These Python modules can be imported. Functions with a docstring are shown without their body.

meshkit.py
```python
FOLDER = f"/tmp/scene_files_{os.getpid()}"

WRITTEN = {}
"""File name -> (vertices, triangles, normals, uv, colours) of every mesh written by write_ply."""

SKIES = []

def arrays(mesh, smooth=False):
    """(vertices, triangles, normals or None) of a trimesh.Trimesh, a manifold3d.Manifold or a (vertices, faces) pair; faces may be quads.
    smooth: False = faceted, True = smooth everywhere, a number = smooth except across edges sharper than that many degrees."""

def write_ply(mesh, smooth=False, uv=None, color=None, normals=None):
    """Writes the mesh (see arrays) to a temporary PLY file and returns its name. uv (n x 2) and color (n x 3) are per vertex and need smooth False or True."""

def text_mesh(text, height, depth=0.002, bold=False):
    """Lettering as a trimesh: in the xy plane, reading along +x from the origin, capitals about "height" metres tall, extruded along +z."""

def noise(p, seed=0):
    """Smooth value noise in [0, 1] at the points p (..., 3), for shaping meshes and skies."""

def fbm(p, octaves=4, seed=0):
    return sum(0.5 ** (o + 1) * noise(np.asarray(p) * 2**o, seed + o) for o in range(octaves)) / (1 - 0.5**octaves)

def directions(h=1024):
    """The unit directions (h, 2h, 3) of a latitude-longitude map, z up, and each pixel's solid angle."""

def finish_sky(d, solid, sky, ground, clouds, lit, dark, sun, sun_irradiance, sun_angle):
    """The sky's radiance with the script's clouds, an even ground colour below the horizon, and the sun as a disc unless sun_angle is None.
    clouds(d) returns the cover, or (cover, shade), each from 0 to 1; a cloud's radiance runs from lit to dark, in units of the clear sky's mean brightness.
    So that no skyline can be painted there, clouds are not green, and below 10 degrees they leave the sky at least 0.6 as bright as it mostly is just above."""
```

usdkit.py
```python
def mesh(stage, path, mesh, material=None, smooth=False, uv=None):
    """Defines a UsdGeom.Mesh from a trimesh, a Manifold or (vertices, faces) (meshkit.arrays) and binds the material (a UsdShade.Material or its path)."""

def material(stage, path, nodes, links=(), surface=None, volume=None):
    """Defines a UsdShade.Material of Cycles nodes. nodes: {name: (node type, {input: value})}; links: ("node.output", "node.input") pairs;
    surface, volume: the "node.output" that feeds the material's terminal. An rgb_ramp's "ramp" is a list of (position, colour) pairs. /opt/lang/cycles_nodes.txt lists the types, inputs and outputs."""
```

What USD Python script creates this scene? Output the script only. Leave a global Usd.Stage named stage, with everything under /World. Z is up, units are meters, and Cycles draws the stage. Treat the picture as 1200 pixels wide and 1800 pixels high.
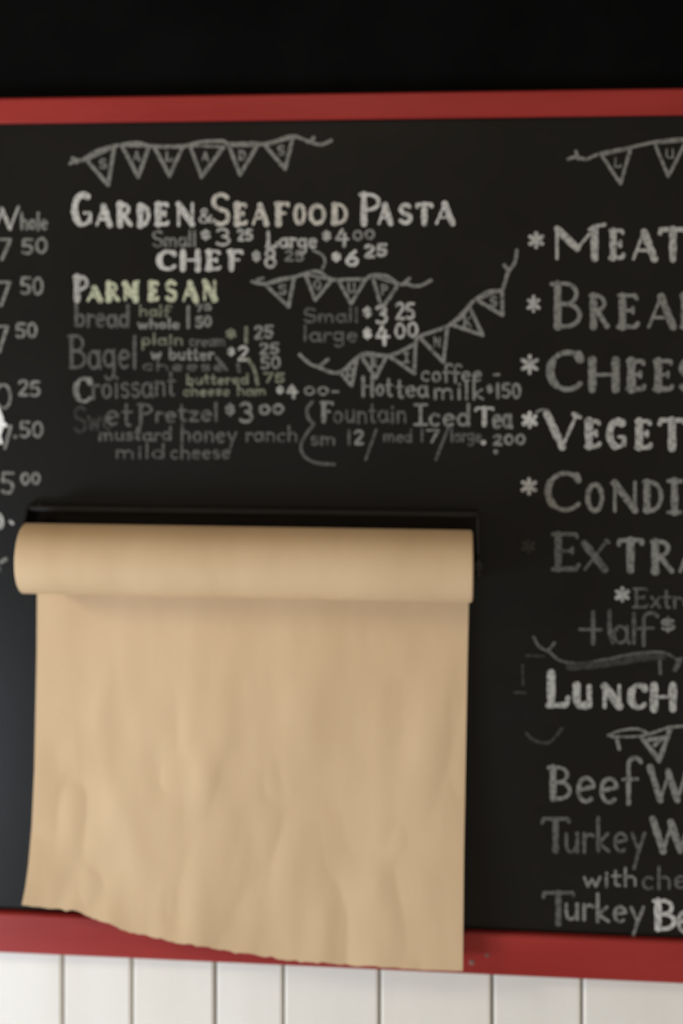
import math, random
import numpy as np, trimesh, usdkit, meshkit
from pxr import Usd, UsdGeom, UsdLux, UsdShade, Gf, Sdf
from shapely.geometry import LineString, Polygon, Point, MultiPolygon
from shapely.ops import unary_union

stage = Usd.Stage.CreateInMemory()
UsdGeom.SetStageUpAxis(stage, UsdGeom.Tokens.z)
UsdGeom.SetStageMetersPerUnit(stage, 1.0)
world = UsdGeom.Xform.Define(stage, '/World')
stage.SetDefaultPrim(world.GetPrim())
random.seed(7); rng = np.random.default_rng(7)

# ------------------------------------------------------------------ camera
W, H = 1200, 1800
FPX = 2486.0                       # focal length in pixels
PPX, PPY = 520.0, 536.0            # where the optical axis meets the picture (lens shift)
YAW = math.radians(5.6)
EYE = np.array([0.0, -2.2, 1.81])
FWD = np.array([-math.sin(YAW), math.cos(YAW), 0.0])
RIGHT = np.array([math.cos(YAW), math.sin(YAW), 0.0])
UP = np.array([0.0, 0.0, 1.0])
cam = UsdGeom.Camera.Define(stage, '/World/Camera')
cam.CreateHorizontalApertureAttr(36.0)
cam.CreateVerticalApertureAttr(54.0)
cam.CreateFocalLengthAttr(FPX / W * 36.0)
cam.CreateHorizontalApertureOffsetAttr((W / 2 - PPX) / W * 36.0)
cam.CreateVerticalApertureOffsetAttr(-(H / 2 - PPY) / W * 36.0)
cam.CreateClippingRangeAttr(Gf.Vec2f(0.05, 100))
cam.CreateFStopAttr(3.7)
cam.CreateFocusDistanceAttr(1.64)   # the snapshot is focused a little short of the board, so all of it is soft
cam.CreateExposureAttr(-0.05)
m = Gf.Matrix4d(*RIGHT, 0, *UP, 0, *(-FWD), 0, *EYE, 1)
cam.AddTransformOp().Set(m)

def at(px, py, y=0.0):
    """The point of the plane at depth y seen at a pixel of the photograph."""
    d = RIGHT * (px - PPX) / FPX + UP * (PPY - py) / FPX + FWD
    return EYE + d * ((y - EYE[1]) / d[1])

# ------------------------------------------------------------------ light
dome = UsdLux.DomeLight.Define(stage, '/World/room_ambient')
dome.CreateColorAttr(Gf.Vec3f(1.0, 0.86, 0.70)); dome.CreateIntensityAttr(0.08)

def rect(name, pos, target, w, h, color, power):
    l = UsdLux.RectLight.Define(stage, '/World/' + name)
    l.CreateWidthAttr(w); l.CreateHeightAttr(h); l.CreateColorAttr(Gf.Vec3f(*color)); l.CreateIntensityAttr(power)
    p, t = np.array(pos, float), np.array(target, float)
    z = (p - t) / np.linalg.norm(p - t)
    x = np.cross([0, 0, 1.0], z); x /= np.linalg.norm(x); y = np.cross(z, x)
    l.AddTransformOp().Set(Gf.Matrix4d(*x, 0, *y, 0, *z, 0, *p, 1))
    return l
rect('daylight_window', (-2.35, -1.75, 0.28), (-0.1, 0, 0.9), 1.5, 0.5, (0.80, 0.94, 1.14), 24.0)
rect('far_window', (2.5, -2.3, 0.40), (0.3, 0, 0.9), 1.2, 0.8, (0.97, 0.97, 0.97), 5.0)
rect('side_window', (-2.5, -1.30, 2.10), (-0.2, 0, 1.1), 0.42, 0.42, (1.0, 0.92, 0.80), 43.0)
rect('ceiling_lamp', (-0.3, -1.75, 2.85), (-0.1, 0, 1.2), 0.5, 0.5, (1.0, 0.83, 0.62), 3.0)

# ------------------------------------------------------------------ helpers
USED = {}
def path_for(name, parent):
    base = (parent if isinstance(parent, str) else str(parent.GetPath())) if parent else '/World'
    k = (base, name); n = USED.get(k, 0); USED[k] = n + 1
    return f'{base}/{name}' + (f'_{n:03d}' if n else '')
def data(p, **kw):
    p = p.GetPrim() if hasattr(p, 'GetPrim') else p
    for k, v in kw.items():
        if v: p.SetCustomDataByKey(k, v)
    return p
def thing(name, label=None, cat=None, kind=None, group=None):
    x = UsdGeom.Xform.Define(stage, path_for(name, None)).GetPrim()
    return data(x, label=label, category=cat, kind=kind, group=group)
def obj(name, mesh, mat, parent=None, smooth=False, **kw):
    return data(usdkit.mesh(stage, path_for(name, parent), mesh, mat, smooth=smooth).GetPrim(), **kw)
def box(x0, x1, y0, y1, z0, z1):
    b = trimesh.creation.box((x1 - x0, y1 - y0, z1 - z0)); b.apply_translation(((x0 + x1) / 2, (y0 + y1) / 2, (z0 + z1) / 2)); return b
def prism_x(prof, x0, x1):
    """Extrudes a (y, z) outline along x."""
    e = trimesh.creation.extrude_polygon(Polygon(prof), x1 - x0, engine='earcut')
    v = e.vertices.copy(); e.vertices = np.stack([v[:, 2] + x0, v[:, 0], v[:, 1]], 1); return e
def bevel_bar(x0, x1, y0, y1, z0, z1, c):
    return prism_x([(y1, z0), (y1, z1), (y0 + c, z1), (y0, z1 - c), (y0, z0 + c), (y0 + c, z0)], x0, x1)

# ------------------------------------------------------------------ materials
def mat(name, c0, c1, scale=8.0, rough=0.6, spec=0.5, bump=0.0, bscale=60.0, detail=4.0, stretch=(1, 1, 1), lo=0.35, hi=0.65, extra=None):
    nodes = {'tc': ('geometry', {}), 'mp': ('mapping', {'scale': stretch}),
             'n': ('noise_texture', {'scale': scale, 'detail': detail, 'roughness': 0.6}),
             'r': ('rgb_ramp', {'ramp': [(0.0, c0), (lo, c0), (hi, c1), (1.0, c1)]}),
             'p': ('principled_bsdf', {'roughness': rough, 'specular_ior_level': spec})}
    links = [('tc.position', 'mp.vector'), ('mp.vector', 'n.vector'), ('n.fac', 'r.fac'), ('r.color', 'p.base_color')]
    if bump:
        nodes['bn'] = ('noise_texture', {'scale': bscale, 'detail': 3.0}); nodes['b'] = ('bump', {'strength': bump, 'distance': 0.002})
        links += [('mp.vector', 'bn.vector'), ('bn.fac', 'b.height'), ('b.normal', 'p.normal')]
    return usdkit.material(stage, '/World/Looks/' + name, nodes, links, surface='p.BSDF')
M = {}
M['board'] = mat('chalkboard_paint', (0.0050, 0.0045, 0.0034), (0.0080, 0.0076, 0.0066), 3.0, 0.28, 0.34, 0.05, 90)
M['red'] = mat('red_gloss_paint', (0.29, 0.019, 0.015), (0.36, 0.030, 0.025), 5.0, 0.36, 0.42, 0.06, 30, stretch=(0.4, 1, 2))
M['white'] = mat('white_plank_paint', (0.82, 0.775, 0.685), (0.87, 0.83, 0.745), 4.0, 0.5, 0.4, 0.08, 25, stretch=(2, 1, 0.3))
M['white2'] = mat('cream_plank_paint', (0.81, 0.76, 0.66), (0.86, 0.81, 0.72), 4.0, 0.5, 0.4, 0.08, 25, stretch=(2, 1, 0.3))
M['upper'] = mat('black_matt_wall_paint', (0.0035, 0.0035, 0.0035), (0.005, 0.005, 0.005), 6.0, 0.95, 0.02)
M['gap'] = mat('wall_backing', (0.35, 0.32, 0.28), (0.4, 0.37, 0.33), 6.0, 0.9, 0.2)
M['kraft'] = mat('kraft_paper', (0.63, 0.44, 0.25), (0.70, 0.50, 0.295), 3.5, 0.62, 0.35, 0.10, 14, stretch=(2.2, 1, 0.6), detail=5)
M['kraft_end'] = mat('kraft_paper_edges', (0.66, 0.52, 0.37), (0.72, 0.58, 0.43), 60.0, 0.8, 0.2)
M['card'] = mat('grey_cardboard', (0.30, 0.24, 0.17), (0.36, 0.29, 0.21), 30.0, 0.85, 0.2)
M['steel'] = mat('black_enamelled_steel', (0.008, 0.007, 0.007), (0.012, 0.011, 0.011), 20.0, 0.35, 0.5)
M['nail'] = mat('dull_nail_head', (0.20, 0.08, 0.06), (0.28, 0.14, 0.11), 50.0, 0.5, 0.5)
M['floor'] = mat('pale_wood_floor', (0.56, 0.50, 0.42), (0.64, 0.58, 0.50), 3.0, 0.5, 0.4, stretch=(0.4, 5, 1))
def chalk(name, c, dark=0.30):
    return mat(name, tuple(x * dark for x in c), c, 170.0, 0.95, 0.08, lo=0.30, hi=0.56, detail=3.0)
M['bright'] = chalk('white_chalk', (0.60, 0.585, 0.54))
M['white_mark'] = chalk('thick_white_chalk', (0.9, 0.88, 0.84), 0.8)
M['mid'] = chalk('soft_white_chalk', (0.46, 0.45, 0.41))
M['dim'] = chalk('thin_white_chalk', (0.245, 0.24, 0.215))
M['faint'] = chalk('rubbed_white_chalk', (0.125, 0.125, 0.115))
M['ghost'] = chalk('nearly_wiped_chalk', (0.055, 0.055, 0.05))
M['yellow'] = chalk('pale_yellow_chalk', (0.56, 0.575, 0.40))
M['olive'] = chalk('thin_yellow_chalk', (0.21, 0.215, 0.155))
M['cream'] = chalk('cream_chalk', (0.58, 0.545, 0.47))

# ------------------------------------------------------------------ setting: floor and wall
RAIL_Y = -0.014
XL, XR = -2.4, 2.2
z_board_top = at(600, 211)[2]; z_board_bot = at(600, 1624)[2]
z_rail_bot = at(600, 1703, RAIL_Y)[2]; z_rail_top = z_board_top + 0.040
floor_ = obj('floor', box(XL - 0.5, XR + 0.5, -3.6, 0.05, -0.05, 0.0), M['floor'], kind='structure', label='pale wooden floor in front of the menu wall')
wall = thing('wall_back', 'white planked wall with a black upper part carrying the menu chalkboard', kind='structure')
obj('wall_core', box(XL, XR, 0.030, 0.15, 0.0, 2.95), M['gap'], wall)
seams_px = [-330, -160, -27, 110, 232, 378, 498, 667, 865, 1023, 1212, 1370, 1540]
sx = [at(p, 1690, 0.012)[0] for p in seams_px]
sx = [XL + 0.02] + [x for x in sx if XL + 0.1 < x < XR - 0.1]
while sx[-1] < XR - 0.3: sx.append(sx[-1] + random.uniform(0.11, 0.18))
sx.append(XR)
z_plank_top = z_board_bot - 0.01
for i, (a, b) in enumerate(zip(sx[:-1], sx[1:])):
    g, c, y0, y1 = 0.0019, 0.0045, 0.012 + 0.0012 * math.sin(i * 2.3), 0.030
    prof = [(a + g, y1), (a + g, y0 + c), (a + g + c * 0.8, y0), (b - g - c * 0.8, y0), (b - g, y0 + c), (b - g, y1)]
    e = trimesh.creation.extrude_polygon(Polygon(prof), z_plank_top - 0.001, engine='earcut'); e.apply_translation((0, 0, 0.001))
    obj('plank', e, M['white2'] if i % 3 == 2 else M['white'], wall)
obj('upper_panel', box(XL, XR, 0.012, 0.030, z_rail_top - 0.02, 2.95), M['upper'], wall, label='matt black painted wall above the red rail')

# ------------------------------------------------------------------ the chalkboard
board = thing('menu_chalkboard', 'long black chalkboard menu in a red frame, lettered in white and yellow chalk', 'chalkboard')
BX0, BX1 = -1.75, 1.55
obj('board_panel', box(BX0, BX1, 0.0, 0.0118, z_board_bot - 0.02, z_board_top + 0.02), M['board'], board)
obj('frame_rail', bevel_bar(BX0 - 0.08, BX1 + 0.08, RAIL_Y, 0.0, z_board_top, z_rail_top, 0.003), M['red'], board)
lower_rail = obj('frame_rail', bevel_bar(BX0 - 0.08, BX1 + 0.08, RAIL_Y, 0.0, z_rail_bot, z_board_bot, 0.003), M['red'], board)
for a, b in ((BX0 - 0.08, BX0), (BX1, BX1 + 0.08)):
    obj('frame_stile', box(a, b, RAIL_Y, 0.0, z_board_bot, z_board_top), M['red'], board)
for px, py, r in ((856, 1679, 0.0035), (829, 1692, 0.0045)):
    n = trimesh.creation.icosphere(2, r); n.apply_scale((1, 0.35, 1)); n.apply_translation(at(px, py, RAIL_Y)); obj('nail_head', n, M['nail'], str(lower_rail.GetPath()), True)

# --- chalk strokes: letters are drawn as strokes in a cell (x right, y down, 0 = cap line, 1 = base line)
def arc(cx, cy, rx, ry, a0, a1, n=14):
    return [(cx + rx * math.cos(math.radians(t)), cy + ry * math.sin(math.radians(t))) for t in np.linspace(a0, a1, n)]
# glyph: (width, [(weight, points), ...]); weight 1 = thick stem, 0.5 = thin stroke
A, T, t_ = arc, 1.0, 0.55
G = {
 'A': (.8, [(t_, [(.40, .02), (.04, .98)]), (T, [(.40, .04), (.74, .97)]), (t_, [(.16, .68), (.60, .68)])]),
 'B': (.72, [(T, [(.14, .02), (.14, .98)]), (.7, [(.0, .03), (.3, .02)] + A(.3, .25, .3, .23, -90, 90) + [(.14, .48)]), (.8, [(.14, .48), (.34, .48)] + A(.34, .73, .34, .25, -90, 90) + [(.1, .98)])]),
 'C': (.8, [(T, A(.48, .5, .42, .47, -150, -230)), (.8, A(.48, .5, .42, .47, -48, -170)), (.8, A(.48, .5, .42, .47, -170, -318)), (T, [(.74, .10), (.78, .2)]), (.6, [(.76, .82), (.7, .9)])]),
 'D': (.76, [(T, [(.14, .03), (.14, .97)]), (.8, [(.05, .03), (.25, .03)] + A(.25, .5, .45, .47, -90, 90) + [(.05, .97)])]),
 'E': (.7, [(T, [(.15, .03), (.15, .97)]), (.7, [(.02, .03), (.6, .03), (.62, .12)]), (.6, [(.15, .48), (.5, .48)]), (.8, [(.02, .97), (.6, .96), (.66, .86)]), (.6, [(.5, .4), (.5, .56)])]),
 'F': (.66, [(T, [(.15, .03), (.15, .98)]), (.8, [(.02, .03), (.62, .03), (.64, .12)]), (.7, [(.15, .48), (.48, .48)])]),
 'G': (.86, [(T, A(.48, .5, .42, .47, -60, -250)), (.7, A(.48, .5, .42, .47, -250, -330)), (.6, [(.55, .60), (.84, .60), (.84, .9)])]),
 'H': (.82, [(T, [(.14, .02), (.14, .98)]), (T, [(.68, .02), (.68, .98)]), (.55, [(.14, .5), (.68, .48)])]),
 'I': (.5, [(T, [(.25, .03), (.25, .97)]), (.7, [(.0, .03), (.5, .03)]), (.7, [(.0, .97), (.5, .97)])]),
 'K': (.75, [(T, [(.14, .02), (.14, .98)]), (t_, [(.62, .03), (.16, .52)]), (.9, [(.28, .42), (.66, .97)])]),
 'L': (.7, [(T, [(.14, .02), (.14, .95)]), (.9, [(.05, .96), (.62, .95), (.66, .74)])]),
 'M': (1.0, [(.6, [(.06, .12), (.06, .98)]), (T, [(.06, .08), (.46, .68)]), (.55, [(.46, .68), (.78, .08)]), (T, [(.80, .06), (.80, .98)]), (.6, [(.70, .10), (.82, .0), (1., -.05)])]),
 'N': (.86, [(.6, [(.10, .05), (.10, .98)]), (T, [(.10, .04), (.74, .95)]), (.6, [(.74, .98), (.74, .02)]), (.5, [(.0, .04), (.12, .04)])]),
 'O': (.8, [(.9, A(.4, .5, .35, .47, 60, 300)), (.8, A(.4, .5, .35, .47, -60, 60))]),
 'P': (.7, [(T, [(.14, .02), (.14, .98)]), (.8, [(.02, .03), (.28, .03)] + A(.28, .28, .34, .25, -90, 90) + [(.14, .53)])]),
 'R': (.76, [(T, [(.14, .02), (.14, .98)]), (.75, [(.02, .03), (.28, .03)] + A(.28, .26, .32, .23, -90, 90) + [(.14, .49)]), (.9, [(.3, .5), (.72, .97)])]),
 'S': (.66, [(.9, A(.34, .26, .28, .23, -35, -265) ), (.9, [(.3, .49), (.42, .54)] + A(.33, .73, .29, .24, -60, 150))]),
 'T': (.8, [(T, [(.42, .03), (.42, .98)]), (.8, [(.02, .16), (.04, .03), (.8, .03), (.82, .12)])]),
 'U': (.8, [(T, [(.12, .02), (.12, .7)] + A(.4, .7, .28, .27, 180, 60)), (.8, A(.4, .7, .28, .27, 60, 0) + [(.68, .02), (.70, .98)])]),
 'V': (.85, [(T, [(.08, .03), (.44, .97)]), (.55, [(.44, .97), (.78, .05)]), (.8, [(.7, .03), (.86, .12)])]),
 'W': (1.2, [(T, [(.04, .02), (.34, .97)]), (.6, [(.34, .97), (.58, .2)]), (T, [(.56, .12), (.84, .97)]), (.6, [(.84, .97), (1.12, .03)])]),
 'X': (.8, [(T, [(.06, .03), (.74, .97)]), (.5, [(.72, .06), (.08, .97)])]),
 'a': (.52, [(.8, A(.22, .72, .2, .26, -20, -340)), (.9, [(.43, .46), (.43, .86), (.5, .98)])]),
 'b': (.52, [(.9, [(.06, .02), (.06, .95)]), (.8, A(.25, .72, .2, .26, -150, 150))]),
 'c': (.46, [(.8, A(.24, .72, .2, .26, -45, -310))]),
 'd': (.55, [(.8, A(.22, .72, .2, .26, -20, -340)), (.9, [(.44, .02), (.44, .98)])]),
 'e': (.48, [(.8, [(.05, .72), (.42, .66)] + A(.24, .72, .2, .26, -15, -310))]),
 'f': (.38, [(.9, A(.3, .16, .16, .15, -20, -180) + [(.14, 1.0)]), (.7, [(.0, .48), (.36, .47)])]),
 'g': (.52, [(.8, A(.22, .7, .2, .24, -20, -340)), (.8, [(.43, .46), (.43, 1.1)] + A(.24, 1.12, .19, .22, 0, 150))]),
 'h': (.52, [(.9, [(.06, .02), (.06, .98)]), (.8, A(.25, .66, .19, .2, 180, 360) + [(.44, .98)])]),
 'i': (.2, [(.9, [(.09, .48), (.09, .98)]), (1., [(.09, .25), (.1, .28)])]),
 'k': (.48, [(.9, [(.06, .02), (.06, .98)]), (.8, [(.38, .48), (.08, .74), (.42, .98)])]),
 'l': (.2, [(.9, [(.08, .02), (.08, .98)])]),
 'm': (.8, [(.9, [(.06, .46), (.06, .98)]), (.8, A(.21, .66, .15, .18, 180, 360) + [(.36, .98)]), (.8, A(.53, .66, .16, .18, 180, 360) + [(.7, .98)])]),
 'n': (.5, [(.9, [(.06, .46), (.06, .98)]), (.8, A(.24, .66, .18, .18, 180, 360) + [(.42, .98)])]),
 'o': (.5, [(.8, A(.23, .72, .19, .25, 0, 360, 18))]),
 'p': (.52, [(.9, [(.06, .46), (.06, 1.4)]), (.8, A(.25, .72, .2, .26, -150, 150))]),
 'r': (.36, [(.9, [(.06, .46), (.06, .98)]), (.8, A(.24, .68, .18, .2, 180, 310))]),
 's': (.4, [(.8, A(.2, .58, .15, .12, -30, -250)), (.8, A(.2, .84, .16, .14, -90, 150))]),
 't': (.36, [(.9, [(.14, .15), (.14, .86)] + A(.24, .86, .1, .12, 180, 60)), (.7, [(.0, .45), (.34, .44)])]),
 'u': (.5, [(.8, [(.06, .46), (.06, .78)] + A(.22, .78, .16, .2, 180, 20)), (.9, [(.42, .46), (.42, .98)])]),
 'w': (.7, [(.9, [(.03, .46), (.17, .97), (.33, .55), (.48, .97), (.64, .46)])]),
 'x': (.46, [(.9, [(.04, .46), (.4, .98)]), (.7, [(.4, .46), (.04, .98)])]),
 'y': (.5, [(.8, [(.04, .46), (.24, .92)]), (.8, [(.46, .44), (.22, 1.05), (.1, 1.45)])]),
 'z': (.46, [(.8, [(.04, .48), (.4, .48), (.06, .96), (.44, .96)])]),
 '0': (.56, [(.9, A(.27, .5, .22, .46, 0, 360, 20))]),
 '1': (.3, [(T, [(.14, .04), (.14, .97)])]),
 '2': (.56, [(.9, A(.27, .26, .21, .23, -160, 40) + [(.06, .96), (.5, .96)])]),
 '3': (.54, [(.9, A(.23, .26, .2, .22, -150, 85)), (.9, A(.23, .72, .24, .25, -90, 140))]),
 '4': (.6, [(.8, [(.3, .04), (.04, .6), (.56, .58)]), (T, [(.4, .3), (.38, .98)])]),
 '5': (.54, [(.9, [(.48, .05), (.1, .05), (.07, .45)] + A(.24, .68, .24, .27, -120, 140))]),
 '6': (.56, [(.9, [(.4, .03), (.14, .4)] + A(.27, .7, .21, .26, 190, -160))]),
 '7': (.56, [(.8, [(.02, .05), (.5, .05)]), (T, [(.5, .06), (.22, .98)])]),
 '8': (.56, [(.9, A(.27, .26, .18, .22, 90, 450, 18)), (.9, A(.27, .73, .22, .25, -90, 270, 18))]),
 '$': (.46, [(.7, A(.22, .35, .17, .15, -30, -250)), (.7, A(.22, .64, .18, .15, -90, 150)), (.7, [(.22, .06), (.22, .94)])]),
 '&': (.7, [(.8, [(.62, .95), (.2, .35)] + A(.3, .2, .14, .16, 170, 370) + [(.1, .62)] + A(.28, .74, .22, .22, 190, 20) + [(.62, .5)])]),
 '/': (.5, [(.9, [(.45, .0), (.05, 1.0)])]),
 '-': (.4, [(.9, [(.06, .6), (.34, .6)])]),
 '.': (.2, [(1.2, [(.08, .92), (.1, .95)])]),
 '*': (.6, [(.8, [(.3, .12), (.3, .88)]), (.8, [(.04, .3), (.56, .7)]), (.8, [(.56, .3), (.04, .7)])]),
 ' ': (.34, []),
}

def curve(pts, n=6):
    """A smooth line through the points."""
    p = np.array([pts[0]] + list(pts) + [pts[-1]], float); out = []
    for i in range(1, len(p) - 2):
        for s in np.linspace(0, 1, n, endpoint=False):
            a, b, c, d = p[i - 1], p[i], p[i + 1], p[i + 2]
            out.append(0.5 * (2 * b + (c - a) * s + (2 * a - 5 * b + 4 * c - d) * s * s + (3 * b - a - 3 * c + d) * s ** 3))
    return [tuple(q) for q in out] + [tuple(pts[-1])]
def ribbon(pts, w):
    """A chalk stroke: width wanders a little along the way."""
    L = LineString(pts) if len(pts) > 1 else Point(pts[0])
    if L.length < 1e-6: return Point(pts[0]).buffer(w / 2, 6)
    n = max(2, int(L.length / max(w * 0.5, 1.5)) + 1)
    qs = [L.interpolate(s, normalized=True) for s in np.linspace(0, 1, n)]
    rs = [w / 2 * random.uniform(0.82, 1.14) for _ in qs]
    return unary_union([unary_union([a.buffer(ra, 5), b.buffer(rb, 5)]).convex_hull for a, b, ra, rb in zip(qs[:-1], qs[1:], rs[:-1], rs[1:])])
CH_T = 0.0005
LAYER = [0.00001]
def chalk_part(name, shapes, look, label=None, y=0.0):
    """Turns an outline in picture pixels into a chalk layer lying on the board."""
    LAYER[0] += 4e-6      # later strokes lie over earlier ones
    g = unary_union(shapes).simplify(0.25)
    ms = []
    for q in getattr(g, 'geoms', [g]):
        if q.is_empty or q.area < 0.5: continue
        conv = lambda r: [(lambda P: (P[0], P[2]))(at(x, yy, y)) for x, yy in r.coords]
        pol = Polygon(conv(q.exterior), [conv(h) for h in q.interiors]).buffer(0)
        for pp in getattr(pol, 'geoms', [pol]):
            if pp.area < 1e-8: continue
            e = trimesh.creation.extrude_polygon(pp, CH_T, engine='earcut')
            v = e.vertices.copy(); e.vertices = np.stack([v[:, 0], y - LAYER[0] - v[:, 2], v[:, 1]], 1); e.invert(); ms.append(e)
    return obj(name, trimesh.util.concatenate(ms), M[look], board, label=label)
def glyph(ch, x0, y0, x1, y1, w, slant=0.0, chisel=1.0):
    """One letter fitted to the pixel box (x0..x1, cap line y0, base line y1)."""
    adv, strokes = G[ch]; out = []
    xs = [p[0] for _, s in strokes for p in s]
    a, b = min(xs), max(xs); b = max(b, a + 0.05)
    for wt, s in strokes:
        pts = []
        for (u, v) in s:
            X = x0 + w * .45 + (u - a) / (b - a) * max(x1 - x0 - w * .9, 0.5); Y = y0 + w * .3 + v * (y1 - y0 - w * .6)
            pts.append((X + slant * (y1 - Y), Y))
        out.append(ribbon(pts, max(1.6, w * (wt if wt > 0.95 else wt * chisel))))
    return out
def caps(word, boxes, w, look, label=None):
    sh = []
    for ch, (x0, x1, y0, y1) in zip(word, boxes): sh += glyph(ch, x0, y0, x1, y1, w * 1.13, chisel=0.76)
    return chalk_part('chalk_word', sh, look, label)
def text(s, x0, x1, y0, y1, w, look, slope=0.0, slant=0.0, name='chalk_word', label=None, jit=1.0):
    """A written line squeezed into x0..x1; cap line y0, base line y1 at the left end, falling by slope."""
    adv = [G[c][0] + 0.10 for c in s]; k = (x1 - x0) / sum(adv); x = x0; sh = []
    for c, a in zip(s, adv):
        dy = slope * (x - x0) + random.uniform(-jit, jit)
        for wt, st in G[c][1]:
            if c == '$': st = [(u * .85, v * .62 + .08) for u, v in st]
            pts = [(x + u * k + slant * (1 - v) * (y1 - y0), y0 + dy + v * (y1 - y0)) for u, v in st]
            sh.append(ribbon(pts, max(1.5, w * wt)))
        x += a * k
    return chalk_part(name, sh, look, label or f'chalk writing {s}')
def marks(name, lines, look, label=None):
    return chalk_part(name, [ribbon(curve(p) if len(p) > 2 else p, w) for w, p in lines], look, label)
def bunting(string, flags, tails, w, look, label, letters='', lw=3.0):
    sh = [ribbon(curve(s), w) for s in string + tails]
    for i, (p, q, r) in enumerate(flags):
        sh += [ribbon([p, r], w * 1.05), ribbon([q, r], w * 1.05), ribbon([p, q], w * .7)]
        if i < len(letters):
            c = ((p[0] + q[0]) / 2 * .66 + r[0] * .34, (p[1] + q[1]) / 2 * .66 + r[1] * .34)
            sh += glyph(letters[i], c[0] - 7, c[1] - 10, c[0] + 7, c[1] + 9, lw)
    return chalk_part('chalk_bunting', sh, look, label)

# salads
bunting([[(143, 283), (170, 266), (200, 257), (213, 255), (240, 251), (268, 257), (322, 257), (350, 250), (390, 248), (402, 253), (440, 252), (466, 253), (490, 246), (515, 239), (545, 250), (565, 254), (582, 247)]],
        [((152, 281), (201, 258), (190, 325)), ((214, 256), (262, 257), (243, 311)), ((271, 258), (321, 258), (298, 309)), ((334, 256), (393, 258), (354, 311)), ((402, 256), (452, 256), (422, 307)), ((466, 256), (515, 241), (501, 297))],
        [[(123, 288), (133, 281), (143, 283)], [(128, 278), (135, 286)], [(545, 250), (551, 242)]], 6.2, 'dim', 'chalk drawing of six pennants lettered SALADS', 'SALADS', 4.4)
caps('GARDEN', [(126, 164, 337, 400), (165, 198, 358, 400), (202, 235, 355, 400), (239, 266, 357, 400), (269, 300, 354, 399), (305, 343, 354, 400)], 10, 'bright', 'chalk word GARDEN')
caps('&', [(348, 373, 365, 394)], 5.5, 'mid', 'chalk ampersand')
caps('SEAFOOD', [(370, 406, 337, 399), (408, 437, 355, 398), (440, 473, 356, 398), (480, 511, 354, 397), (514, 539, 356, 397), (541, 574, 357, 397), (580, 613, 355, 397)], 9.5, 'cream', 'chalk word SEAFOOD')
caps('PASTA', [(628, 670, 337, 397), (661, 691, 356, 397), (699, 726, 356, 396), (728, 763, 355, 397), (762, 800, 354, 397)], 9.5, 'bright', 'chalk word PASTA')
text('Small', 268, 348, 405, 433, 4.5, 'dim')
text('$3', 352, 411, 402, 432, 5.5, 'mid'); text('25', 417, 446, 404, 423, 5, 'mid')
text('Large', 467, 560, 407, 435, 6, 'mid')
text('$4', 566, 618, 403, 433, 6, 'mid'); text('00', 620, 662, 405, 421, 5, 'dim', slope=-0.04)
caps('CHEF', [(275, 311, 438, 477), (317, 352, 438, 477), (358, 391, 438, 477), (397, 430, 438, 477)], 9, 'bright', 'chalk word CHEF')
text('$8', 443, 490, 438, 471, 6, 'mid'); text('25', 500, 537, 440, 458, 4, 'dim'); marks('chalk_mark', [(4.5, [(550, 440), (566, 448), (571, 460), (566, 473)])], 'dim')
text('$6', 583, 635, 441, 467, 7, 'bright'); text('25', 640, 683, 431, 452, 6.5, 'mid', slope=-0.1)
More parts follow.
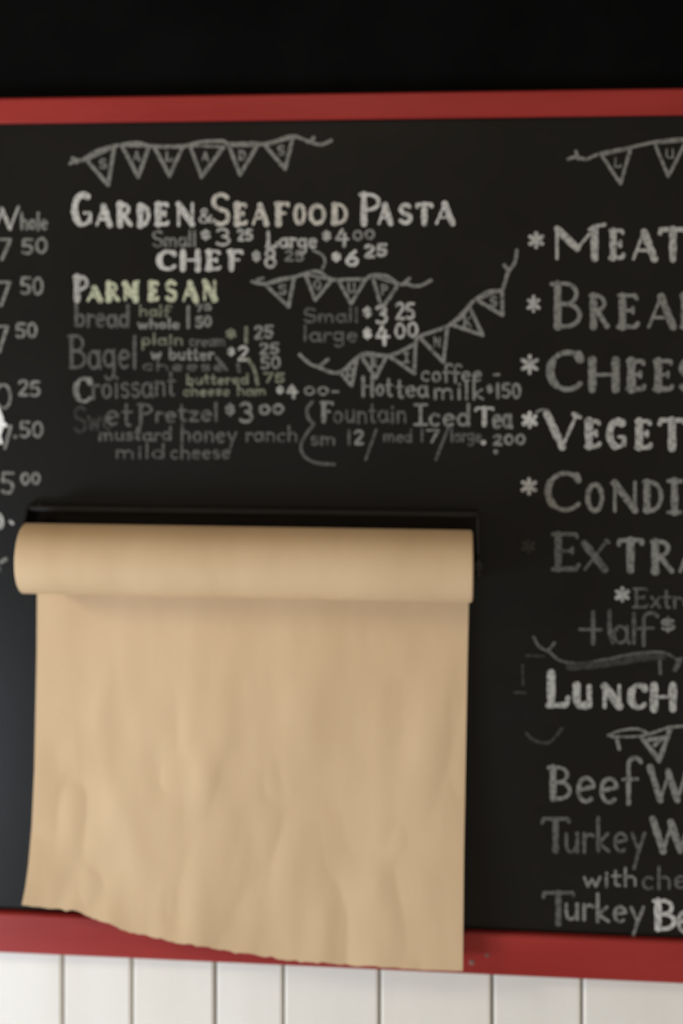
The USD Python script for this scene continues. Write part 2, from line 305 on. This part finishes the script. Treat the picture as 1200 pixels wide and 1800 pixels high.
# parmesan bread
caps('P', [(126, 158, 482, 532)], 10, 'mid', 'large chalk letter P')
caps('ARMESAN', [(150, 181, 502, 532), (183, 212, 494, 531), (215, 248, 493, 531), (258, 282, 492, 531), (289, 313, 491, 532), (318, 349, 492, 532), (352, 382, 490, 531)], 9.5, 'yellow', 'pale yellow chalk letters ARMESAN')
text('bread', 132, 232, 536, 575, 6.5, 'faint')
text('half', 245, 302, 537, 556, 4.5, 'olive'); text('whole', 243, 318, 560, 577, 5.5, 'dim')
text('1', 326, 340, 538, 577, 6, 'dim'); text('75', 344, 374, 535, 546, 4, 'dim'); text('50', 344, 374, 556, 575, 5.5, 'dim')
# bagels
text('Bagel', 120, 246, 590, 648, 6.5, 'faint')
text('plain', 249, 325, 586, 606, 4.5, 'olive'); text('cream', 333, 398, 588, 608, 4.5, 'faint'); text('$1', 396, 446, 576, 604, 6, 'olive'); text('25', 447, 482, 573, 595, 6, 'dim')
text('w butter', 266, 378, 611, 632, 5, 'dim'); text('$2', 400, 440, 609, 633, 6, 'mid'); text('25', 456, 493, 603, 622, 5.5, 'dim')
text('cheese', 250, 400, 633, 651, 4, 'faint'); text('50', 458, 496, 627, 648, 5, 'dim'); marks('chalk_mark', [(6, [(380, 628), (390, 640), (398, 650)]), (6, [(418, 640), (420, 652)])], 'faint'); marks('chalk_mark', [(6.5, [(436, 632), (446, 648), (453, 675)])], 'olive')
text('buttered', 328, 440, 657, 675, 4.5, 'olive'); text('75', 463, 503, 656, 672, 5, 'olive')
# croissants
caps('C', [(129, 163, 661, 710)], 8.5, 'dim', 'large chalk letter C'); text('roissant', 162, 312, 655, 702, 5.5, 'faint', slope=-0.05)
text('cheese ham', 322, 470, 677, 695, 4.5, 'olive'); text('$4', 486, 526, 677, 699, 6, 'mid'); text('00-', 534, 600, 680, 694, 4.5, 'dim')
# pretzels
text('Swe', 130, 200, 714, 760, 6, 'ghost', slope=-0.1); text('et', 186, 238, 704, 748, 6, 'faint'); text('Pretzel', 242, 388, 710, 742, 6, 'faint', slope=-0.02)
marks('chalk_mark', [(5.5, [(248, 716), (247, 745), (240, 770)])], 'faint')
text('$3', 396, 450, 707, 742, 6.5, 'dim'); text('00', 455, 503, 711, 727, 6, 'dim')
text('mustard', 174, 306, 750, 774, 5, 'faint'); text('honey', 318, 420, 745, 777, 5, 'faint'); text('ranch', 432, 526, 748, 776, 4.8, 'faint')
text('mild', 203, 296, 780, 806, 4.5, 'faint'); text('cheese', 300, 408, 780, 806, 4.5, 'faint')
# soup
bunting([[(443, 495), (465, 499), (490, 491), (517, 487), (535, 481), (558, 477), (583, 491), (613, 491), (642, 490), (653, 484), (678, 485), (700, 499), (712, 499), (735, 503), (757, 493)]],
        [((466, 500), (517, 488), (507, 539)), ((536, 482), (583, 492), (554, 527)), ((594, 492), (642, 492), (617, 534)), ((654, 485), (700, 500), (671, 543))],
        [[(452, 492), (462, 489)], [(708, 500), (720, 489)]], 5.8, 'dim', 'chalk drawing of four pennants lettered SOUP', 'SOUP', 4.2)
text('Small', 533, 634, 541, 566, 5, 'faint'); text('$3', 638, 686, 536, 568, 6.5, 'mid'); text('25', 695, 731, 533, 562, 6, 'mid')
text('large', 533, 632, 572, 600, 5, 'faint'); text('$4', 638, 688, 573, 606, 7, 'bright'); text('00', 694, 738, 568, 594, 6, 'mid', slope=-0.1)
# drinks
bunting([[(527, 624), (545, 640), (560, 645), (580, 654), (600, 653), (628, 628), (645, 621), (680, 625), (705, 617), (730, 603), (736, 592), (786, 574), (792, 569), (812, 556), (824, 538), (836, 526), (860, 512), (882, 509), (892, 480), (904, 462), (908, 440)]],
        [((598, 655), (627, 630), (618, 678)), ((633, 624), (679, 627), (660, 664)), ((684, 626), (730, 604), (728, 656)), ((737, 592), (786, 575), (779, 637)), ((792, 570), (824, 538), (848, 589)), ((837, 527), (882, 510), (883, 554))],
        [[(560, 645), (576, 632)], [(886, 466), (894, 476)]], 6, 'dim', 'chalk drawing of six pennants rising to the right lettered DRINKS', 'DRINKS', 4.2)
text('coffee -', 740, 882, 640, 671, 5, 'dim')
text('Hot', 634, 692, 662, 696, 6, 'dim'); text('tea', 697, 756, 664, 698, 6, 'dim'); text('milk', 762, 856, 668, 702, 5.5, 'dim'); text('$150', 855, 918, 674, 700, 5.5, 'dim')
marks('chalk_bracket', [(5.5, [(549, 706), (539, 720), (543, 737), (551, 746), (540, 760), (529, 782), (534, 801), (554, 813), (587, 816)])], 'faint')
caps('F', [(561, 588, 704, 744)], 7.5, 'dim', 'large chalk letter F'); text('ountain', 586, 718, 706, 743, 5, 'faint')
text('Iced', 728, 832, 711, 748, 6.5, 'dim'); caps('T', [(832, 870, 714, 750)], 7.5, 'mid', 'large chalk letter T'); text('ea', 866, 902, 710, 752, 7, 'dim')
text('sm 1', 546, 622, 756, 782, 5, 'faint'); text('2', 622, 642, 756, 780, 6.5, 'dim'); text('/', 640, 668, 755, 808, 5, 'faint'); text('med 1', 674, 748, 754, 776, 4.6, 'faint'); text('7', 750, 776, 756, 778, 5, 'dim'); text('/', 763, 796, 752, 808, 5, 'faint'); text('large', 792, 848, 752, 776, 4.5, 'faint'); text('.', 846, 858, 756, 780, 7, 'mid'); text('200', 866, 926, 764, 781, 5.5, 'dim'); text('.', 866, 882, 772, 795, 7, 'dim')
# left list, cut by the edge of the picture
text('W', -26, 42, 363, 404, 7, 'mid'); text('hole', 37, 86, 374, 404, 5.5, 'dim')
for (x0, x1, y0, y1, sx0, sx1, sy0, sy1, s) in ((-8, 27, 418, 456, 38, 88, 419, 446, '50'), (-10, 26, 493, 537, 36, 80, 488, 519, '50'), (-12, 21, 571, 618, 28, 69, 568, 594, '50')):
    text('7', x0, x1, y0, y1, 6, 'dim'); text(s, sx0, sx1, sy0, sy1, 5.5, 'dim')
text('10', -32, 28, 674, 720, 6, 'dim'); text('25', 32, 74, 669, 696, 5.5, 'dim')
text('7', 1, 25, 747, 788, 6, 'dim'); text('.50', 24, 80, 741, 769, 5.5, 'dim')
text('5', 2, 30, 829, 868, 6, 'dim'); text('00', 37, 74, 831, 851, 5.5, 'dim'); marks('chalk_mark', [(5, [(52, 899), (60, 894), (69, 888)])], 'faint')
marks('chalk_mark', [(15, [(-6, 722), (0, 742), (-4, 762)]), (7, [(0, 742), (9, 747)]), (6, [(-3, 760), (2, 778)])], 'white_mark', 'very white thick chalk mark')
marks('chalk_mark', [(9, [(-2, 905), (4, 916), (0, 926)]), (6, [(18, 916), (22, 920)])], 'mid'); marks('chalk_mark', [(7, [(2, 988), (10, 983)])], 'dim'); text('s', -12, 6, 990, 1004, 4.5, 'faint')
# right hand list
def star(x0, x1, y0, y1, look, w=5): text('*', x0 + 2, x1 - 2, y0 + 1, y1 - 2, w * 1.15, look, name='chalk_star', label='chalk asterisk')
bunting([[(1030, 281), (1055, 270), (1108, 259), (1160, 248), (1225, 242)]], [((1057, 273), (1108, 261), (1090, 323)), ((1150, 252), (1206, 247), (1174, 310))],
        [[(998, 280), (1012, 276), (1030, 281)], [(1012, 266), (1016, 280)]], 5.4, 'dim', 'chalk drawing of a pennant string at the right', 'LU', 3)
star(928, 960, 406, 440, 'mid', 8)
caps('M', [(973, 1068, 394, 459)], 11, 'mid', 'large chalk letter M'); caps('EAT', [(1067, 1101, 400, 459), (1107, 1155, 402, 460), (1154, 1210, 398, 461)], 11, 'mid', 'chalk letters EAT')
star(925, 953, 516, 553, 'mid', 6.5)
caps('B', [(964, 1024, 493, 579)], 11, 'dim', 'large chalk letter B'); caps('R', [(1032, 1072, 514, 579)], 11, 'dim', 'chalk letter R'); caps('EAD', [(1081, 1126, 514, 580), (1134, 1188, 516, 580), (1192, 1236, 514, 580)], 11, 'dim', 'chalk letters EAD')
star(914, 952, 620, 663, 'mid', 7)
caps('CHEES', [(960, 1026, 613, 691), (1034, 1088, 628, 690), (1097, 1138, 629, 690), (1144, 1187, 629, 690), (1191, 1228, 628, 692)], 12.5, 'dim', 'chalk letters CHEES')
star(917, 948, 722, 757, 'bright', 8)
caps('VEGET', [(955, 1025, 722, 791), (1024, 1059, 735, 790), (1065, 1103, 735, 791), (1112, 1149, 735, 792), (1153, 1208, 733, 793)], 11.5, 'mid', 'chalk letters VEGET')
marks('chalk_mark', [(4.5, [(942, 725), (952, 720), (963, 722)])], 'dim')
star(915, 948, 836, 873, 'mid', 7)
caps('CONDI', [(957, 1022, 826, 902), (1027, 1063, 846, 903), (1069, 1121, 843, 903), (1127, 1167, 842, 903), (1168, 1202, 840, 906)], 11, 'dim', 'chalk letters CONDI')
star(916, 944, 944, 974, 'ghost', 8)
caps('EX', [(966, 1022, 933, 1006), (1021, 1068, 950, 1006)], 11, 'faint', 'rubbed chalk letters EX'); caps('TRA', [(1081, 1134, 944, 1008), (1139, 1186, 946, 1009), (1189, 1240, 946, 1009)], 12, 'dim', 'chalk letters TRA')
marks('chalk_mark', [(7, [(1065, 950), (1069, 953)])], 'faint')
star(1080, 1110, 1031, 1062, 'mid', 8); text('Extra', 1112, 1225, 1034, 1068, 5.5, 'faint')
marks('chalk_word', [(7, [(1042, 1076), (1042, 1131)]), (5, [(1019, 1106), (1057, 1107)]), (7, [(1071, 1074), (1071, 1110), (1076, 1129)]), (5, [(1072, 1108), (1084, 1107)])], 'faint', 'chalk letter H')
text('a', 1078, 1112, 1074, 1131, 6, 'faint'); text('l', 1110, 1124, 1078, 1132, 7, 'faint'); text('f', 1120, 1157, 1076, 1134, 7, 'faint'); text('$', 1160, 1200, 1080, 1126, 7, 'dim')
marks('chalk_ribbon', [(5, [(938, 1120), (947, 1136), (965, 1146), (985, 1161), (1020, 1166), (1070, 1158), (1120, 1148), (1165, 1147), (1190, 1160)]), (5, [(962, 1145), (974, 1130)]), (5.5, [(1159, 1160), (1160, 1183)]), (8, [(1196, 1158), (1186, 1176)])], 'faint', 'chalk ribbon banner over the word LUNCH')
marks('chalk_ribbon', [(13, [(1000, 1172), (1060, 1167), (1120, 1157), (1165, 1154)])], 'ghost', 'smudged chalk fill of the ribbon banner')
for ln in ((4, [(925, 1152), (955, 1153)]), (4, [(918, 1168), (919, 1205)]), (5, [(905, 1217), (922, 1217)]), (5.5, [(924, 1288), (940, 1302), (966, 1304), (987, 1280)])): marks('chalk_mark', [ln], 'ghost')
caps('LUNCH', [(957, 1004, 1178, 1246), (1007, 1042, 1200, 1246), (1052, 1094, 1200, 1247), (1102, 1139, 1199, 1249), (1143, 1188, 1199, 1251)], 12, 'mid', 'chalk word LUNCH')
flag = [(1126, 1294), (1178, 1279), (1158, 1337)]
chalk_part('chalk_bunting', [ribbon(curve([(1068, 1293), (1090, 1284), (1120, 1281), (1142, 1291)]), 4.5), ribbon(curve([(1075, 1295), (1120, 1294), (1140, 1290)]), 4), ribbon([(1084, 1300), (1088, 1316)], 7), ribbon(curve([(1142, 1290), (1178, 1278), (1225, 1276)]), 5), ribbon([flag[0], flag[2]], 8), ribbon([flag[1], flag[2]], 8), ribbon([(1140, 1300), (1172, 1296)], 7), ribbon([(1150, 1310), (1160, 1300)], 7)], 'dim', 'chalk drawing of a hanging pennant under LUNCH')
caps('B', [(959, 1006, 1344, 1408)], 10, 'dim', 'large chalk letter B'); text('eef', 1013, 1128, 1330, 1411, 8.5, 'dim'); caps('W', [(1137, 1212, 1344, 1412)], 10, 'dim', 'large chalk letter W')
caps('T', [(948, 1004, 1434, 1499)], 9, 'faint', 'large chalk letter T'); text('urkey', 992, 1140, 1436, 1498, 7, 'faint'); caps('W', [(1141, 1218, 1434, 1501)], 11, 'dim', 'large chalk letter W')
text('with', 1025, 1124, 1526, 1558, 5.5, 'dim'); text('che', 1128, 1212, 1522, 1562, 6, 'faint')
caps('T', [(950, 1012, 1564, 1627)], 9, 'faint', 'large chalk letter T'); text('urkey', 992, 1138, 1566, 1616, 7, 'dim', slope=0.05); caps('B', [(1143, 1190, 1578, 1637)], 11, 'bright', 'large bright chalk letter B'); text('ee', 1190, 1250, 1572, 1638, 9, 'mid')

# ------------------------------------------------------------------ paper roll and its holder
AX_Y, R = -0.066, 0.0535
axis = at(430, 988, AX_Y); AZ = axis[2]
RX0, RX1 = at(43, 988, AX_Y)[0], at(829, 988, AX_Y)[0]
holder = thing('paper_roll_holder', 'black steel wall bracket holding the brown paper roll on the chalkboard', 'paper holder')
z_bar1, z_bar0 = at(500, 896, -0.02)[2], at(500, 906, -0.02)[2]
AXL, AXR = RX0 - 0.0075, RX1 + 0.0075
obj('mounting_bar', bevel_bar(AXL - 0.004, AXR + 0.004, -0.020, 0.0, z_bar0, z_bar1, 0.002), M['steel'], holder)
for xa, xb in ((AXL - 0.004, AXL), (AXR, AXR + 0.004)):
    prof = [(0.0, z_bar0), (0.0, AZ - 0.03), (-0.02, AZ - 0.03)] + [(AX_Y + 0.017 * math.cos(a), AZ + 0.017 * math.sin(a)) for a in np.linspace(-math.pi / 2, -1.5 * math.pi, 13)] + [(-0.028, z_bar0), (-0.02, z_bar1 - 0.002), (-0.001, z_bar1 - 0.002)]
    obj('side_arm', prism_x(prof, xa, xb), M['steel'], holder)
def cyl_x(r, x0, x1, y, z, n=48):
    c = trimesh.creation.cylinder(r, x1 - x0, sections=n); c.apply_transform(trimesh.transformations.rotation_matrix(math.pi / 2, (0, 1, 0))); c.apply_translation(((x0 + x1) / 2, y, z)); return c
obj('axle', cyl_x(0.007, AXL - 0.008, AXR + 0.008, AX_Y, AZ, 24), M['steel'], holder, 40)
paper = thing('kraft_paper_roll', 'wide roll of brown kraft paper with a long torn sheet hanging down over the board', 'paper roll')
rad = [(0.019, RX0), (R - 0.0012, RX0), (R, RX0 + 0.0012), (R, RX1 - 0.0012), (R - 0.0012, RX1), (0.019, RX1), (0.019, RX0)]
rr = trimesh.creation.revolve(np.array([(a, b) for a, b in rad]), sections=128)
v = rr.vertices.copy(); rr.vertices = np.stack([v[:, 2], AX_Y + v[:, 0], AZ + v[:, 1]], 1)
if rr.volume < 0: rr.invert()
obj('roll', rr, M['kraft'], paper, 30)
for xe, s in ((RX0, -1), (RX1, 1)):      # the wound layers stand slightly uneven at each end
    rings = []
    for k, r0 in enumerate(np.linspace(0.021, R - 0.004, 12)):
        a = trimesh.creation.annulus(r0, r0 + 0.0016, 0.0012 + 0.0006 * math.sin(k * 2.1), sections=64)
        a.apply_transform(trimesh.transformations.rotation_matrix(math.pi / 2, (0, 1, 0))); a.apply_translation((xe + s * 0.0004, AX_Y, AZ)); rings.append(a)
    obj('wound_edge', trimesh.util.concatenate(rings), M['kraft_end'], paper)
core = trimesh.creation.annulus(0.0165, 0.0188, RX1 - RX0 + 0.004, sections=48)
core.apply_transform(trimesh.transformations.rotation_matrix(math.pi / 2, (0, 1, 0))); core.apply_translation(((RX0 + RX1) / 2, AX_Y, AZ))
obj('core', core, M['card'], paper, 30)

Lpx = ([980, 1060, 1150, 1350, 1450, 1520, 1560, 1592], [66, 65, 64.5, 60.5, 56, 50, 44.5, 38])
Rpx = ([980, 1060, 1170, 1500, 1710], [825, 823.5, 821, 815, 813])
tear = ([38, 60, 100, 133, 160, 190, 215, 240, 265, 300, 350, 400, 450, 500, 560, 620, 680, 740, 815], [1591, 1594, 1597, 1602, 1613, 1622, 1635, 1642, 1646, 1655, 1663, 1672, 1679, 1687, 1692, 1697, 1701, 1705, 1707])
NU, NV = 200, 120
us, vs = np.linspace(0, 1, NU + 1), np.linspace(0, 1, NV + 1)
back = AX_Y + R + 0.0006
front = np.zeros((NV + 1, NU + 1, 3))
jag = (meshkit.fbm(np.stack([us * 60, us * 0, us * 0], 1), 4, 3) - 0.5) * 7 * np.clip(us * 12, 0, 1) * np.clip((1 - us) * 3, 0.15, 1)
uu, vg = np.meshgrid(us, vs)
dent = 0.0065 * np.maximum(0, meshkit.fbm(np.stack([uu * 9 + vg * 1.5, vg * 2.6, uu * 0], -1), 2, 11) - 0.48) * np.clip(vg * 3, 0, 1)
top_py = 536 + (EYE[2] - AZ) * FPX / (2.2)
for j, vv in enumerate(vs):
    for i, u in enumerate(us):
        xb = 38 + u * (813 - 38)
        bot = np.interp(xb, *tear) + jag[i]
        py = top_py + vv * (bot - top_py)
        s = max(0.0, (py - 1080) / 620.0)
        px = np.interp(py, *Lpx) * (1 - u) + np.interp(py, *Rpx) * u
        wave = (meshkit.fbm(np.array([u * 5.0, vv * 2.2, 0.3]), 3, 5) - 0.5)
        y = back - 0.010 * min(1, s) - 0.024 * min(1, s) ** 2.4 - 0.026 * max(0.0, (py - 1250) / 345.0) ** 2.4 * (1 - u) ** 2.6 - abs(wave) * 0.022 * min(1, 2.0 * s) - 0.004 * math.sin(u * 7 + 1 + vv) ** 2 * min(1, s * 2) - dent[j, i]
        front[j, i] = at(px, py, y)
fn = front.reshape(-1, 3); bk = fn + np.array([0, 0.0004, 0])
idx = np.arange((NU + 1) * (NV + 1)).reshape(NV + 1, NU + 1); N0 = len(fn)
q = np.stack([idx[:-1, :-1], idx[1:, :-1], idx[1:, 1:], idx[:-1, 1:]], -1).reshape(-1, 4)
ring = np.concatenate([idx[:, 0], idx[-1, 1:], idx[-2::-1, -1], idx[0, -2:0:-1]])
side = np.array([[b, a, a + N0, b + N0] for a, b in zip(ring, np.roll(ring, -1))])
obj('hanging_sheet', (np.vstack([fn, bk]), np.vstack([q, q[:, ::-1] + N0, side])), M['kraft'], paper, 50)
